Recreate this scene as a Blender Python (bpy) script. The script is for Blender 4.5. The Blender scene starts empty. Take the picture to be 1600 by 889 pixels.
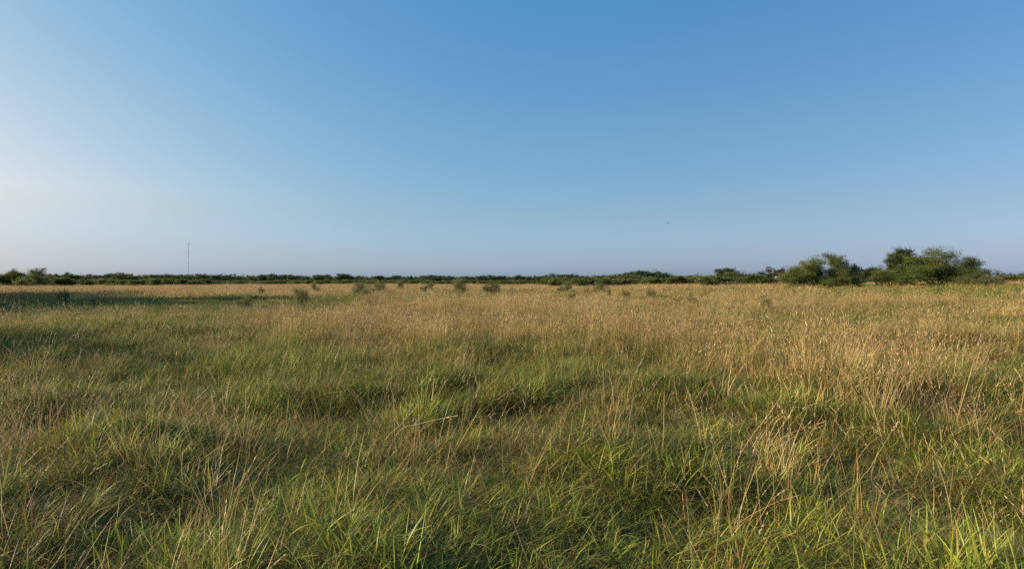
import bpy, math, random
import numpy as np
from math import radians, sin, cos, pi

scene = bpy.context.scene
COL = scene.collection
RNG = np.random.default_rng(7)
random.seed(7)
EYE = 1.78
F = 977.8            # focal length in pixels of the 1600 px wide photograph (22 mm on 36 mm)
HY = 437.0           # horizon row
SUN_EL = 17.0
SUN_AZ = -88.0       # degrees clockwise from the view direction (+Y); negative = left

# ------------------------------------------------------------------ noise and terrain
def _hash(ix, iy, s):
    h = (ix.astype(np.int64) * 374761393 + iy.astype(np.int64) * 668265263 + s * 1442695041) & 0xFFFFFFFF
    h = ((h ^ (h >> 13)) * 1274126177) & 0xFFFFFFFF
    h = (h ^ (h >> 16)) & 0xFFFFFFFF
    return h / 4294967295.0

def vnoise(x, y, scale, seed=0):
    x = np.asarray(x, float) / scale; y = np.asarray(y, float) / scale
    ix = np.floor(x); iy = np.floor(y)
    fx = x - ix; fy = y - iy
    fx = fx * fx * (3 - 2 * fx); fy = fy * fy * (3 - 2 * fy)
    a = _hash(ix, iy, seed); b = _hash(ix + 1, iy, seed)
    c = _hash(ix, iy + 1, seed); d = _hash(ix + 1, iy + 1, seed)
    return (a * (1 - fx) + b * fx) * (1 - fy) + (c * (1 - fx) + d * fx) * fy

def fbm(x, y, scale, seed=0, octaves=3):
    t = 0; a = 0.5; n = 0
    for k in range(octaves):
        t = t + a * vnoise(x, y, scale / 2 ** k, seed + 17 * k); n += a; a *= 0.5
    return t / n

def smooth(t):
    t = np.clip(t, 0, 1)
    return t * t * (3 - 2 * t)

MOUNDS = [(-3.9, 7.3, .15, .95, .9), (-6.6, 8.6, .16, .9, .6), (-1.9, 10.5, .15, 1.3, .8), (-3.2, 4.2, .06, .8, .6),
          (2.3, 9.6, .12, 1.2, .7), (.6, 6.2, .12, .8, .6), (4.8, 9.7, .16, 1.0, .6), (5.0, 5.2, .10, .9, .7),
          (-12., 20., .25, 4.5, 1.8), (-.6, 4.0, .08, .7, .6), (2.2, 3.6, .08, .7, .5), (11., 17., .2, 3., 1.6)]

def relief(x, y):
    """tussocks (1) and hollows (0)"""
    a = fbm(x, y, 1.15, 101, 3); b = fbm(x, y, 5.5, 111, 2)
    return smooth((a * .72 + b * .28 - .34) / .32)

def ground_z(x, y):
    x = np.asarray(x, float); y = np.asarray(y, float)
    r = np.hypot(x, y)
    near = np.exp(-r / 28.0)
    z = (fbm(x, y, 5.0, 3) - .5) * 0.55 * near
    z = z + (relief(x, y) - .5) * 0.17 * np.exp(-r / 30.0)
    z = z + (vnoise(x, y, 42., 5) - .5) * 0.16 * smooth(r / 40) - .25 * smooth((r - 60) / 140)
    for mx, my, h, sx, sy in MOUNDS:
        z = z + h * np.exp(-((x - mx) / sx) ** 2 - ((y - my) / sy) ** 2)
    # the field swells gently on the right
    z = z + 1.05 * smooth((x - 8) / 60) * smooth((y - 14) / 60) * (1 - .6 * smooth((y - 110) / 150))
    return z - 0.05

def gz(x, y):
    return float(ground_z(np.array([x]), np.array([y]))[0])

def px_x(px, d):
    return (px - 800.0) / F * d

def px_pt(px, py, d):
    return np.array([(px - 800.0) / F * d, d, EYE - (py - HY) / F * d])

# ------------------------------------------------------------------ mesh helpers
class MB:
    """collects quads with a colour per vertex; becomes one mesh"""
    def __init__(s):
        s.v = []; s.q = []; s.c = []; s.n = 0
    def add(s, v, q, c):
        v = np.asarray(v, float).reshape(-1, 3); q = np.asarray(q, int).reshape(-1, 4)
        c = np.asarray(c, float)
        if c.ndim == 1: c = np.tile(c[:3], (len(v), 1))
        s.v.append(v); s.q.append(q + s.n); s.c.append(c); s.n += len(v)
    def arrays(s):
        return np.concatenate(s.v), np.concatenate(s.q), np.concatenate(s.c)
    def mesh(s, name, mat, smooth_shade=False):
        v, q, c = s.arrays()
        return make_mesh(name, v, q, c, mat, smooth_shade)

def make_mesh(name, v, q, c, mat, smooth_shade=False):
    me = bpy.data.meshes.new(name)
    me.vertices.add(len(v)); me.vertices.foreach_set("co", np.ascontiguousarray(v, dtype=np.float32).ravel())
    nq = len(q)
    me.loops.add(nq * 4); me.loops.foreach_set("vertex_index", np.ascontiguousarray(q, dtype=np.int32).ravel())
    me.polygons.add(nq); me.polygons.foreach_set("loop_start", np.arange(0, nq * 4, 4, dtype=np.int32))
    me.update(calc_edges=True)
    at = me.color_attributes.new("col", 'FLOAT_COLOR', 'POINT')
    ca = np.ones((len(v), 4), np.float32); ca[:, :3] = c
    at.data.foreach_set("color", ca.ravel())
    if smooth_shade:
        me.polygons.foreach_set("use_smooth", np.ones(nq, bool))
    me.materials.append(mat)
    return me

def link(name, data, parent=None):
    o = bpy.data.objects.new(name, data); COL.objects.link(o)
    if parent is not None: o.parent = parent
    return o

def tag(o, label=None, cat=None, group=None, kind=None):
    if label: o["label"] = label
    if cat: o["category"] = cat
    if group: o["group"] = group
    if kind: o["kind"] = kind
    return o

def tube(mb, pts, rad, col, sides=5):
    pts = np.asarray(pts, float); n = len(pts)
    rad = np.broadcast_to(np.asarray(rad, float), (n,))
    t = np.gradient(pts, axis=0); t /= np.linalg.norm(t, axis=1)[:, None] + 1e-9
    ref = np.where(np.abs(t[:, 2:3]) > .9, np.array([[1., 0, 0]]), np.array([[0, 0, 1.]]))
    a = np.cross(t, ref); a /= np.linalg.norm(a, axis=1)[:, None] + 1e-9
    b = np.cross(t, a)
    ang = np.arange(sides) * 2 * pi / sides
    v = pts[:, None, :] + rad[:, None, None] * (a[:, None, :] * np.cos(ang)[None, :, None] + b[:, None, :] * np.sin(ang)[None, :, None])
    q = []
    for i in range(n - 1):
        for k in range(sides):
            k2 = (k + 1) % sides
            q.append((i * sides + k, i * sides + k2, (i + 1) * sides + k2, (i + 1) * sides + k))
    c = np.asarray(col, float)
    if c.ndim == 2: c = np.repeat(c, sides, axis=0)
    mb.add(v.reshape(-1, 3), q, c)

def box(mb, cx, cy, cz, sx, sy, sz, col):
    x, y, z = sx / 2, sy / 2, sz / 2
    v = [(cx + a * x, cy + b * y, cz + c * z) for a in (-1, 1) for b in (-1, 1) for c in (-1, 1)]
    q = [(0, 1, 3, 2), (4, 6, 7, 5), (0, 4, 5, 1), (2, 3, 7, 6), (0, 2, 6, 4), (1, 5, 7, 3)]
    mb.add(v, q, col)

# ------------------------------------------------------------------ materials
def leaf_material(name, trans=.3, rough=.55, spec=.25, noise_scale=.35, amount=.35, hue=None, random_amt=.3):
    m = bpy.data.materials.new(name); m.use_nodes = True
    nt = m.node_tree; nt.nodes.clear(); N = nt.nodes.new; L = nt.links.new
    out = N("ShaderNodeOutputMaterial")
    att = N("ShaderNodeAttribute"); att.attribute_name = "col"
    geo = N("ShaderNodeNewGeometry")
    nz = N("ShaderNodeTexNoise"); nz.inputs["Scale"].default_value = noise_scale; nz.inputs["Detail"].default_value = 3
    L(geo.outputs["Position"], nz.inputs["Vector"])
    mr = N("ShaderNodeMapRange"); mr.inputs["From Min"].default_value = .3; mr.inputs["From Max"].default_value = .7
    mr.inputs["To Min"].default_value = 1 - amount; mr.inputs["To Max"].default_value = 1 + amount
    L(nz.outputs["Fac"], mr.inputs["Value"])
    oi = N("ShaderNodeObjectInfo")
    mr2 = N("ShaderNodeMapRange"); mr2.inputs["To Min"].default_value = 1 - random_amt; mr2.inputs["To Max"].default_value = 1 + random_amt
    L(oi.outputs["Random"], mr2.inputs["Value"])
    mul = N("ShaderNodeMath"); mul.operation = 'MULTIPLY'
    L(mr.outputs[0], mul.inputs[0]); L(mr2.outputs[0], mul.inputs[1])
    vm = N("ShaderNodeVectorMath"); vm.operation = 'SCALE'
    L(att.outputs["Color"], vm.inputs[0]); L(mul.outputs[0], vm.inputs["Scale"])
    colr = vm.outputs[0]
    p = N("ShaderNodeBsdfPrincipled"); L(colr, p.inputs["Base Color"])
    p.inputs["Roughness"].default_value = rough; p.inputs["Specular IOR Level"].default_value = spec
    tr = N("ShaderNodeBsdfTranslucent"); L(colr, tr.inputs["Color"])
    mx = N("ShaderNodeMixShader"); mx.inputs[0].default_value = trans
    L(p.outputs[0], mx.inputs[1]); L(tr.outputs[0], mx.inputs[2]); L(mx.outputs[0], out.inputs[0])
    return m

def plain_material(name, rough=.7, spec=.2, bump=0.0, bscale=20., metallic=0.0):
    m = bpy.data.materials.new(name); m.use_nodes = True
    nt = m.node_tree; p = nt.nodes["Principled BSDF"]; N = nt.nodes.new; L = nt.links.new
    att = N("ShaderNodeAttribute"); att.attribute_name = "col"
    nz = N("ShaderNodeTexNoise"); nz.inputs["Scale"].default_value = bscale; nz.inputs["Detail"].default_value = 4
    tc = N("ShaderNodeTexCoord"); L(tc.outputs["Object"], nz.inputs["Vector"])
    mr = N("ShaderNodeMapRange"); mr.inputs["To Min"].default_value = .75; mr.inputs["To Max"].default_value = 1.25
    L(nz.outputs["Fac"], mr.inputs["Value"])
    vm = N("ShaderNodeVectorMath"); vm.operation = 'SCALE'
    L(att.outputs["Color"], vm.inputs[0]); L(mr.outputs[0], vm.inputs["Scale"]); L(vm.outputs[0], p.inputs["Base Color"])
    p.inputs["Roughness"].default_value = rough; p.inputs["Specular IOR Level"].default_value = spec
    p.inputs["Metallic"].default_value = metallic
    if bump:
        b = N("ShaderNodeBump"); b.inputs["Strength"].default_value = bump
        L(nz.outputs["Fac"], b.inputs["Height"]); L(b.outputs[0], p.inputs["Normal"])
    return m

M_GRASS = leaf_material("grass_blades", trans=.34, rough=.48, spec=.3, noise_scale=.5, amount=.22, random_amt=.22)
M_STRAW = leaf_material("straw_blades", trans=.25, rough=.6, spec=.2, noise_scale=.4, amount=.2, random_amt=.25)
M_LEAF = leaf_material("tree_leaves", trans=.36, rough=.55, spec=.25, noise_scale=.6, amount=.25, random_amt=.2)
M_BARK = plain_material("bark", .85, .1, .4, 14.)
M_STEM = plain_material("dry_stem", .6, .25, 0, 60.)
M_METAL = plain_material("galvanised_steel", .45, .5, 0, 3., .3)
M_PAINT = plain_material("weathered_paint", .6, .3, 0, 4.)
M_FEATHER = plain_material("feathers", .8, .1, 0, 30.)
M_PETAL = leaf_material("petals", trans=.3, amount=.05, random_amt=.1)

def ground_material():
    m = bpy.data.materials.new("thatch_soil"); m.use_nodes = True
    nt = m.node_tree; p = nt.nodes["Principled BSDF"]; N = nt.nodes.new; L = nt.links.new
    geo = N("ShaderNodeNewGeometry")
    n1 = N("ShaderNodeTexNoise"); n1.inputs["Scale"].default_value = .09; n1.inputs["Detail"].default_value = 5
    n2 = N("ShaderNodeTexNoise"); n2.inputs["Scale"].default_value = 6; n2.inputs["Detail"].default_value = 6
    L(geo.outputs["Position"], n1.inputs["Vector"]); L(geo.outputs["Position"], n2.inputs["Vector"])
    r1 = N("ShaderNodeValToRGB")
    e = r1.color_ramp.elements
    e[0].position = .35; e[0].color = (.045, .042, .02, 1); e[1].position = .65; e[1].color = (.09, .07, .035, 1)
    L(n1.outputs["Fac"], r1.inputs[0])
    mr = N("ShaderNodeMapRange"); mr.inputs["To Min"].default_value = .5; mr.inputs["To Max"].default_value = 1.4
    L(n2.outputs["Fac"], mr.inputs["Value"])
    vm = N("ShaderNodeVectorMath"); vm.operation = 'SCALE'
    L(r1.outputs[0], vm.inputs[0]); L(mr.outputs[0], vm.inputs["Scale"]); L(vm.outputs[0], p.inputs["Base Color"])
    b = N("ShaderNodeBump"); b.inputs["Strength"].default_value = .6; b.inputs["Distance"].default_value = .05
    L(n2.outputs["Fac"], b.inputs["Height"]); L(b.outputs[0], p.inputs["Normal"])
    p.inputs["Roughness"].default_value = .95; p.inputs["Specular IOR Level"].default_value = .05
    return m

# ------------------------------------------------------------------ ground sheet
def build_ground():
    n = 420; k = 8.2
    s = np.linspace(-1, 1, n)
    ax = np.sinh(s * k) / math.sinh(k) * 6000
    X, Y = np.meshgrid(ax, ax, indexing='ij')
    Z = ground_z(X, Y)
    v = np.stack([X, Y, Z], -1).reshape(-1, 3)
    i = np.arange(n * n).reshape(n, n)
    q = np.stack([i[:-1, :-1], i[1:, :-1], i[1:, 1:], i[:-1, 1:]], -1).reshape(-1, 4)
    me = make_mesh("ground", v, q, np.full((len(v), 3), .1), ground_material(), True)
    tag(link("ground", me), "dark thatch and soil of the open field", None, None, "structure")
build_ground()

# ------------------------------------------------------------------ grass
GREENS = [((.155, .20, .034), 3), ((.30, .32, .052), 3.4), ((.078, .122, .026), 1.6), ((.17, .19, .065), 1.5), ((.40, .39, .08), 1.7)]
BRIGHT = [((.29, .37, .048), 3), ((.38, .43, .06), 2.4), ((.12, .20, .035), 2), ((.36, .34, .09), .8)]
MATCOL = [((.20, .155, .07), 2.4), ((.12, .15, .04), 3.4), ((.29, .21, .10), 2.0), ((.30, .09, .035), 1.0), ((.19, .22, .06), 2.8), ((.42, .34, .20), 1.3), ((.50, .14, .035), .15)]
STRAW = [((.54, .39, .155), 3), ((.44, .29, .11), 3), ((.64, .50, .25), 1.5), ((.42, .20, .075), 1.2), ((.30, .28, .085), 1.8)]
MIXED = [((.25, .23, .06), 3), ((.15, .185, .042), 3), ((.40, .30, .12), 2.5), ((.32, .17, .07), 1.2), ((.50, .38, .17), 1.6)]
HEADS = [((.54, .40, .20), 3), ((.46, .29, .14), 2), ((.62, .49, .29), 1.2)]

def pick(pal, n, rng):
    w = np.array([p[1] for p in pal], float); w /= w.sum()
    c = np.array([p[0] for p in pal])[rng.choice(len(pal), n, p=w)]
    return c * rng.uniform(.8, 1.2, (n, 1))

def blades(mb, n, rad, L, W, lean, curl, seg, pal, rng, tip=None, outward=.6, wind=0., power=.5, redtip=.0, z0=0., taper=1.0, tufts=0, tsig=.05):
    r = rad * rng.random(n) ** power; th = rng.random(n) * 2 * pi
    bx, by = r * np.cos(th), r * np.sin(th)
    az = np.where(rng.random(n) < outward, th + rng.normal(0, .7, n), rng.random(n) * 2 * pi)
    ln = rng.uniform(*L, n); w = rng.uniform(*W, n)
    if tufts:
        tr = rad * np.sqrt(rng.random(tufts)); ta = rng.random(tufts) * 2 * pi; ti = rng.integers(0, tufts, n)
        ox = rng.normal(0, tsig, n); oy = rng.normal(0, tsig, n)
        bx = tr[ti] * np.cos(ta[ti]) + ox; by = tr[ti] * np.sin(ta[ti]) + oy
        az = np.where(rng.random(n) < outward, np.arctan2(oy, ox), rng.random(n) * 2 * pi)
        ln = ln * rng.uniform(.65, 1.25, tufts)[ti]
    l0 = rng.uniform(*lean, n); cu = rng.uniform(*curl, n); daz = rng.normal(0, .5, n)
    tw = rng.uniform(-.9, .9, n)
    P = np.stack([bx, by, np.full(n, z0)], 1)
    ring = []; cols = []
    base = pick(pal, n, rng)
    if tufts: base = base * .5 + pick(pal, tufts, rng)[ti] * .5
    tipc = base * np.array([1.15, 1.08, 1.0]) if tip is None else base * .55 + np.array(tip) * .45
    red = rng.random(n) < redtip
    tipc = np.where(red[:, None], np.array([[.45, .16, .04]]), tipc)
    rootc = base * .55 + np.array([.16, .13, .07]) * .45
    for i in range(seg + 1):
        t = i / seg
        a = az + daz * t; ang = l0 + cu * t
        d = np.stack([np.cos(a) * np.sin(ang), np.sin(a) * np.sin(ang), np.cos(ang)], 1)
        side = np.stack([-np.sin(a + tw * t), np.cos(a + tw * t), .35 * np.sin(tw * 3 * t)], 1)
        ww = w * (1 - t ** (2.2 * taper)) * .5 + w * .04
        if i == 0: ww = ww * .7
        ring.append(np.stack([P - side * ww[:, None], P + side * ww[:, None]], 1))
        if t < .3: c = rootc + (base - rootc) * (t / .3)
        else: c = base + (tipc - base) * ((t - .3) / .7) ** 2
        cols.append(np.stack([c, c], 1))
        P = P + d * (ln / seg)[:, None]
        P[:, 0] += wind * t * ln / seg
    V = np.stack(ring, 1)          # n, seg+1, 2, 3
    C = np.stack(cols, 1)
    V[..., 2] = np.maximum(V[..., 2], -.02)
    k = (seg + 1) * 2
    off = (np.arange(n) * k)[:, None]
    q = []
    for i in range(seg):
        q.append(np.stack([off[:, 0] + 2 * i, off[:, 0] + 2 * i + 1, off[:, 0] + 2 * i + 3, off[:, 0] + 2 * i + 2], 1))
    mb.add(V.reshape(-1, 3), np.stack(q, 1).reshape(-1, 4), C.reshape(-1, 3))
    return P, az, l0 + cu

def stalks(mb, n, rad, L, W, lean, curl, seg, rng, wind=.25, heads=True, headlen=.1, spikes=8, size=1., cpal=STRAW, tufts=0, tsig=.05, hw=.0045):
    P, az, ang = blades(mb, n, rad, L, W, lean, curl, seg, cpal, rng, tip=(.5, .36, .2), outward=.3, wind=wind, taper=3., tufts=tufts, tsig=tsig)
    if not heads: return
    # seed heads: spikelets climbing on past the stem tip
    m = spikes
    hc = pick(HEADS, n, rng)
    a = az; d = np.stack([np.cos(a) * np.sin(ang) + wind, np.sin(a) * np.sin(ang), np.cos(ang)], 1)
    d /= np.linalg.norm(d, axis=1)[:, None]
    hl = headlen * rng.uniform(.6, 1.3, n)
    for k in range(m):
        t = (k + .2) / m
        c = P + d * (hl * (t - .45))[:, None]
        out = rng.normal(0, 1, (n, 3)); out /= np.linalg.norm(out, axis=1)[:, None]
        dirv = d * 1.0 + out * .22; dirv /= np.linalg.norm(dirv, axis=1)[:, None]
        side = np.cross(dirv, rng.normal(0, 1, (n, 3))); side /= np.linalg.norm(side, axis=1)[:, None]
        l = size * .032 * (1 - .3 * t); w = size * hw
        v = np.stack([c, c + dirv * l * .5 + side * w, c + dirv * l, c + dirv * l * .5 - side * w], 1)
        q = np.arange(n * 4).reshape(n, 4)
        mb.add(v.reshape(-1, 3), q, np.repeat(hc * rng.uniform(.8, 1.2, (n, 1)), 4, axis=0))

def protos_green(rng):
    """list of (name, arrays) keyed by tier"""
    T = {}
    def mk(f):
        mb = MB(); f(mb); return mb.arrays()
    # near: arching green tufts
    T['G'] = [mk(lambda mb: (blades(mb, 54, .11, (.16, .42), (.0052, .0098), (.05, 1.1), (.5, 2.4), 6, GREENS, rng, redtip=.07, wind=.04, outward=.35),
                            blades(mb, 26, .15, (.15, .36), (.0025, .0045), (.4, 1.4), (.2, 1.4), 4, MATCOL, rng, outward=.2))) for _ in range(7)]
    T['B'] = [mk(lambda mb: (blades(mb, 17, .10, (.26, .48), (.0075, .0125), (.0, .6), (.1, 1.4), 6, BRIGHT, rng, redtip=.12, outward=.4),
                            blades(mb, 20, .13, (.16, .38), (.004, .006), (.3, 1.2), (.3, 1.8), 5, GREENS, rng, outward=.3))) for _ in range(5)]
    T['M'] = [mk(lambda mb: (blades(mb, 46, .18, (.16, .42), (.0028, .0055), (.3, 1.5), (.2, 1.8), 5, MATCOL, rng, outward=.15, z0=.05),
                            blades(mb, 34, .18, (.14, .34), (.004, .007), (.1, 1.2), (.2, 1.8), 4, GREENS, rng, outward=.2, redtip=.08)))  for _ in range(7)]
    T['D'] = [mk(lambda mb: blades(mb, 9, .16, (.4, .8), (.002, .0042), (.1, 1.0), (.1, 1.1), 7, STRAW[:4] + MATCOL[3:4], rng, outward=.2, wind=.2, taper=2.5)) for _ in range(4)]
    # middle distance patches
    T['g'] = [mk(lambda mb: blades(mb, 110, .42, (.22, .5), (.006, .011), (.05, .7), (.4, 1.6), 3, GREENS, rng, redtip=.04, tufts=10, tsig=.07)) for _ in range(4)]
    T['m'] = [mk(lambda mb: blades(mb, 120, .45, (.18, .42), (.005, .009), (.1, 1.1), (.2, 1.3), 3, MIXED, rng, tufts=12, tsig=.08)) for _ in range(4)]
    # far patches
    T['f'] = [mk(lambda mb: blades(mb, 150, 1.5, (.3, .6), (.018, .035), (.05, .5), (.2, 1.1), 2, GREENS, rng, tufts=22, tsig=.14)) for _ in range(3)]
    T['h'] = [mk(lambda mb: blades(mb, 150, 1.5, (.3, .6), (.018, .035), (.05, .5), (.2, 1.0), 2, MIXED, rng, tufts=22, tsig=.14)) for _ in range(3)]
    return T

def protos_straw(rng):
    T = {}
    def mk(f):
        mb = MB(); f(mb); return mb.arrays()
    T['S'] = [mk(lambda mb: (stalks(mb, 8, .14, (.5, .85), (.003, .005), (.0, .5), (.05, .6), 6, rng, hw=.0028, headlen=.17, spikes=12),
                            blades(mb, 16, .12, (.3, .62), (.0025, .0055), (.05, .7), (.2, 1.2), 5, STRAW, rng))) for _ in range(7)]
    T['s'] = [mk(lambda mb: (stalks(mb, 26, .42, (.40, .70), (.003, .005), (.0, .35), (.05, .5), 4, rng, spikes=3, size=1.6, hw=.0034, tufts=9),
                            blades(mb, 76, .42, (.28, .60), (.004, .009), (.0, .45), (.1, .9), 3, STRAW + MIXED[:2], rng, tufts=9, wind=.08))) for _ in range(5)]
    T['t'] = [mk(lambda mb: (stalks(mb, 60, 1.5, (.4, .66), (.010, .018), (.0, .35), (.05, .4), 2, rng, spikes=2, size=3.2, hw=.003, tufts=22, tsig=.12),
                            blades(mb, 110, 1.5, (.35, .66), (.014, .03), (.0, .4), (.1, .8), 2, STRAW, rng, tufts=22, tsig=.14))) for _ in range(4)]
    return T

def dryness(x, y):
    r = np.hypot(x, y)
    b = np.interp(r, [2, 4, 6, 10, 16, 30, 50, 60, 75, 95, 120, 400], [.10, .22, .36, .46, .52, .56, .52, .42, .40, .62, .8, .8])
    d = b + (fbm(x, y, 6, 31) - .5) * 1.5 * np.exp(-r / 120) + (vnoise(x, y, 1.6, 37) - .5) * .5 + (fbm(x, y, 24, 43, 2) - .5) * .9 * smooth(r / 25)
    az = x / np.maximum(y, .5)
    # greener ground on the left in the middle distance, a golden strip beyond it
    d = d - .34 * smooth((-az - .2) / .35) * smooth((r - 7) / 4) * (1 - smooth((r - 58) / 12))
    d = d + .45 * smooth((-az - .1) / .3) * smooth((r - 62) / 14)
    d = d + .12 * smooth((az - .0) / .5) * smooth((r - 6) / 6)
    # greener again around the shrubs on the right rise
    d = d - .35 * smooth((az - .35) / .2) * smooth((r - 48) / 14)
    return np.clip(d, 0, 1)

def scatter(r0, r1, dens, rng, extra=0.):
    """jittered points in the wedge in front of the camera, radius r0..r1"""
    step = 1 / math.sqrt(dens)
    xs = np.arange(-r1 * 1.0, r1 * 1.0, step); ys = np.arange(.7, r1, step)
    X, Y = np.meshgrid(xs, ys); X = X.ravel(); Y = Y.ravel()
    X = X + rng.uniform(-.5, .5, X.shape) * step * 1.6; Y = Y + rng.uniform(-.5, .5, Y.shape) * step * 1.6
    r = np.hypot(X, Y)
    j = rng.normal(0, .06, r.shape) * r
    ok = (r + j > r0) & (r + j < r1) & (np.abs(X) < Y * .93 + 2.6 + .02 * r) & (Y > .9)
    # keep the spot the camera stands on clear
    ok &= np.hypot(X, Y) > 1.25
    return X[ok], Y[ok]

def grass_object(name, protos, pts, mat, label):
    """one object: its mesh holds the tuft shapes and the loose points; nodes put the tufts on the points"""
    keys = []; mbv = []; mbq = []; mbc = []; pid = []; base = 0; nv = 0
    for k in protos:
        for a in protos[k]:
            keys.append(k); v, q, c = a
            mbv.append(v); mbq.append(q + nv); mbc.append(c); pid.append(np.full(len(v), len(keys) - 1)); nv += len(v)
    idx_by = {k: [i for i, kk in enumerate(keys) if kk == k] for k in protos}
    P = []; K = []; R = []; S = []
    for (k, x, y, sc, hs) in pts:
        n = len(x)
        P.append(np.stack([x, y, ground_z(x, y)], 1))
        K.append(np.array(idx_by[k])[RNG.integers(0, len(idx_by[k]), n)])
        rot = np.stack([RNG.normal(0, .09, n), RNG.normal(0.05, .09, n), RNG.random(n) * 2 * pi], 1); R.append(rot)
        S.append(np.stack([sc, sc, sc * hs], 1))
    P = np.concatenate(P); K = np.concatenate(K); R = np.concatenate(R); S = np.concatenate(S)
    V = np.concatenate(mbv + [P]); Q = np.concatenate(mbq); C = np.concatenate(mbc + [np.zeros((len(P), 3))])
    me = make_mesh(name, V, Q, C, mat, False)
    a = me.attributes.new("shape", 'INT', 'POINT'); a.data.foreach_set("value", np.concatenate(pid + [K]).astype(np.int32))
    a = me.attributes.new("spot", 'INT', 'POINT'); a.data.foreach_set("value", np.concatenate([np.zeros(nv), np.ones(len(P))]).astype(np.int32))
    z = np.zeros((nv, 3))
    a = me.attributes.new("turn", 'FLOAT_VECTOR', 'POINT'); a.data.foreach_set("vector", np.concatenate([z, R]).astype(np.float32).ravel())
    a = me.attributes.new("size", 'FLOAT_VECTOR', 'POINT'); a.data.foreach_set("vector", np.concatenate([z + 1, S]).astype(np.float32).ravel())
    ng = bpy.data.node_groups.new(name + "_scatter", 'GeometryNodeTree')
    ng.interface.new_socket("Geometry", in_out='INPUT', socket_type='NodeSocketGeometry')
    ng.interface.new_socket("Geometry", in_out='OUTPUT', socket_type='NodeSocketGeometry')
    N = ng.nodes.new; Lk = ng.links.new
    gi = N("NodeGroupInput"); go = N("NodeGroupOutput")
    def named(nm, ty):
        nd = N("GeometryNodeInputNamedAttribute"); nd.data_type = ty; nd.inputs["Name"].default_value = nm
        return nd.outputs["Attribute"]
    def eq(sock, val):
        c = N("FunctionNodeCompare"); c.data_type = 'INT'; c.operation = 'EQUAL'
        ia = [s for s in c.inputs if s.name == "A" and s.type == 'INT'][0]; ib = [s for s in c.inputs if s.name == "B" and s.type == 'INT'][0]
        Lk(sock, ia); ib.default_value = val
        return c.outputs[0]
    shape = named("shape", 'INT'); spot = named("spot", 'INT'); turn = named("turn", 'FLOAT_VECTOR'); size = named("size", 'FLOAT_VECTOR')
    sp = N("GeometryNodeSeparateGeometry"); sp.domain = 'POINT'
    Lk(gi.outputs[0], sp.inputs[0]); Lk(eq(spot, 1), sp.inputs["Selection"])
    e2r = N("FunctionNodeEulerToRotation"); Lk(turn, e2r.inputs[0])
    jn = N("GeometryNodeJoinGeometry")
    for i in range(len(keys)):
        s2 = N("GeometryNodeSeparateGeometry"); s2.domain = 'POINT'
        e = eq(shape, i); Lk(sp.outputs["Inverted"], s2.inputs[0]); Lk(e, s2.inputs["Selection"])
        ip = N("GeometryNodeInstanceOnPoints")
        Lk(sp.outputs["Selection"], ip.inputs["Points"]); Lk(e, ip.inputs["Selection"])
        Lk(s2.outputs["Selection"], ip.inputs["Instance"]); Lk(e2r.outputs[0], ip.inputs["Rotation"]); Lk(size, ip.inputs["Scale"])
        Lk(ip.outputs[0], jn.inputs[0])
    Lk(jn.outputs[0], go.inputs[0])
    o = link(name, me)
    md = o.modifiers.new("scatter", 'NODES'); md.node_group = ng
    tag(o, label, name.replace('_', ' '), None, "stuff")
    print(name, "tufts", len(P), "verts", nv)
    return o

def stand(x, y):
    """1 where the dry grass stands thick, 0 in the green gaps between the stands"""
    return smooth((fbm(x * .55, y, 3.4, 141, 2) * .6 + fbm(x * .5, y, 9.0, 151, 2) * .4 - .39) / .16)

def hummock(x, y):
    return .55 + .52 * relief(x, y) + .40 * (vnoise(x, y, .5, 57) - .25)

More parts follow.
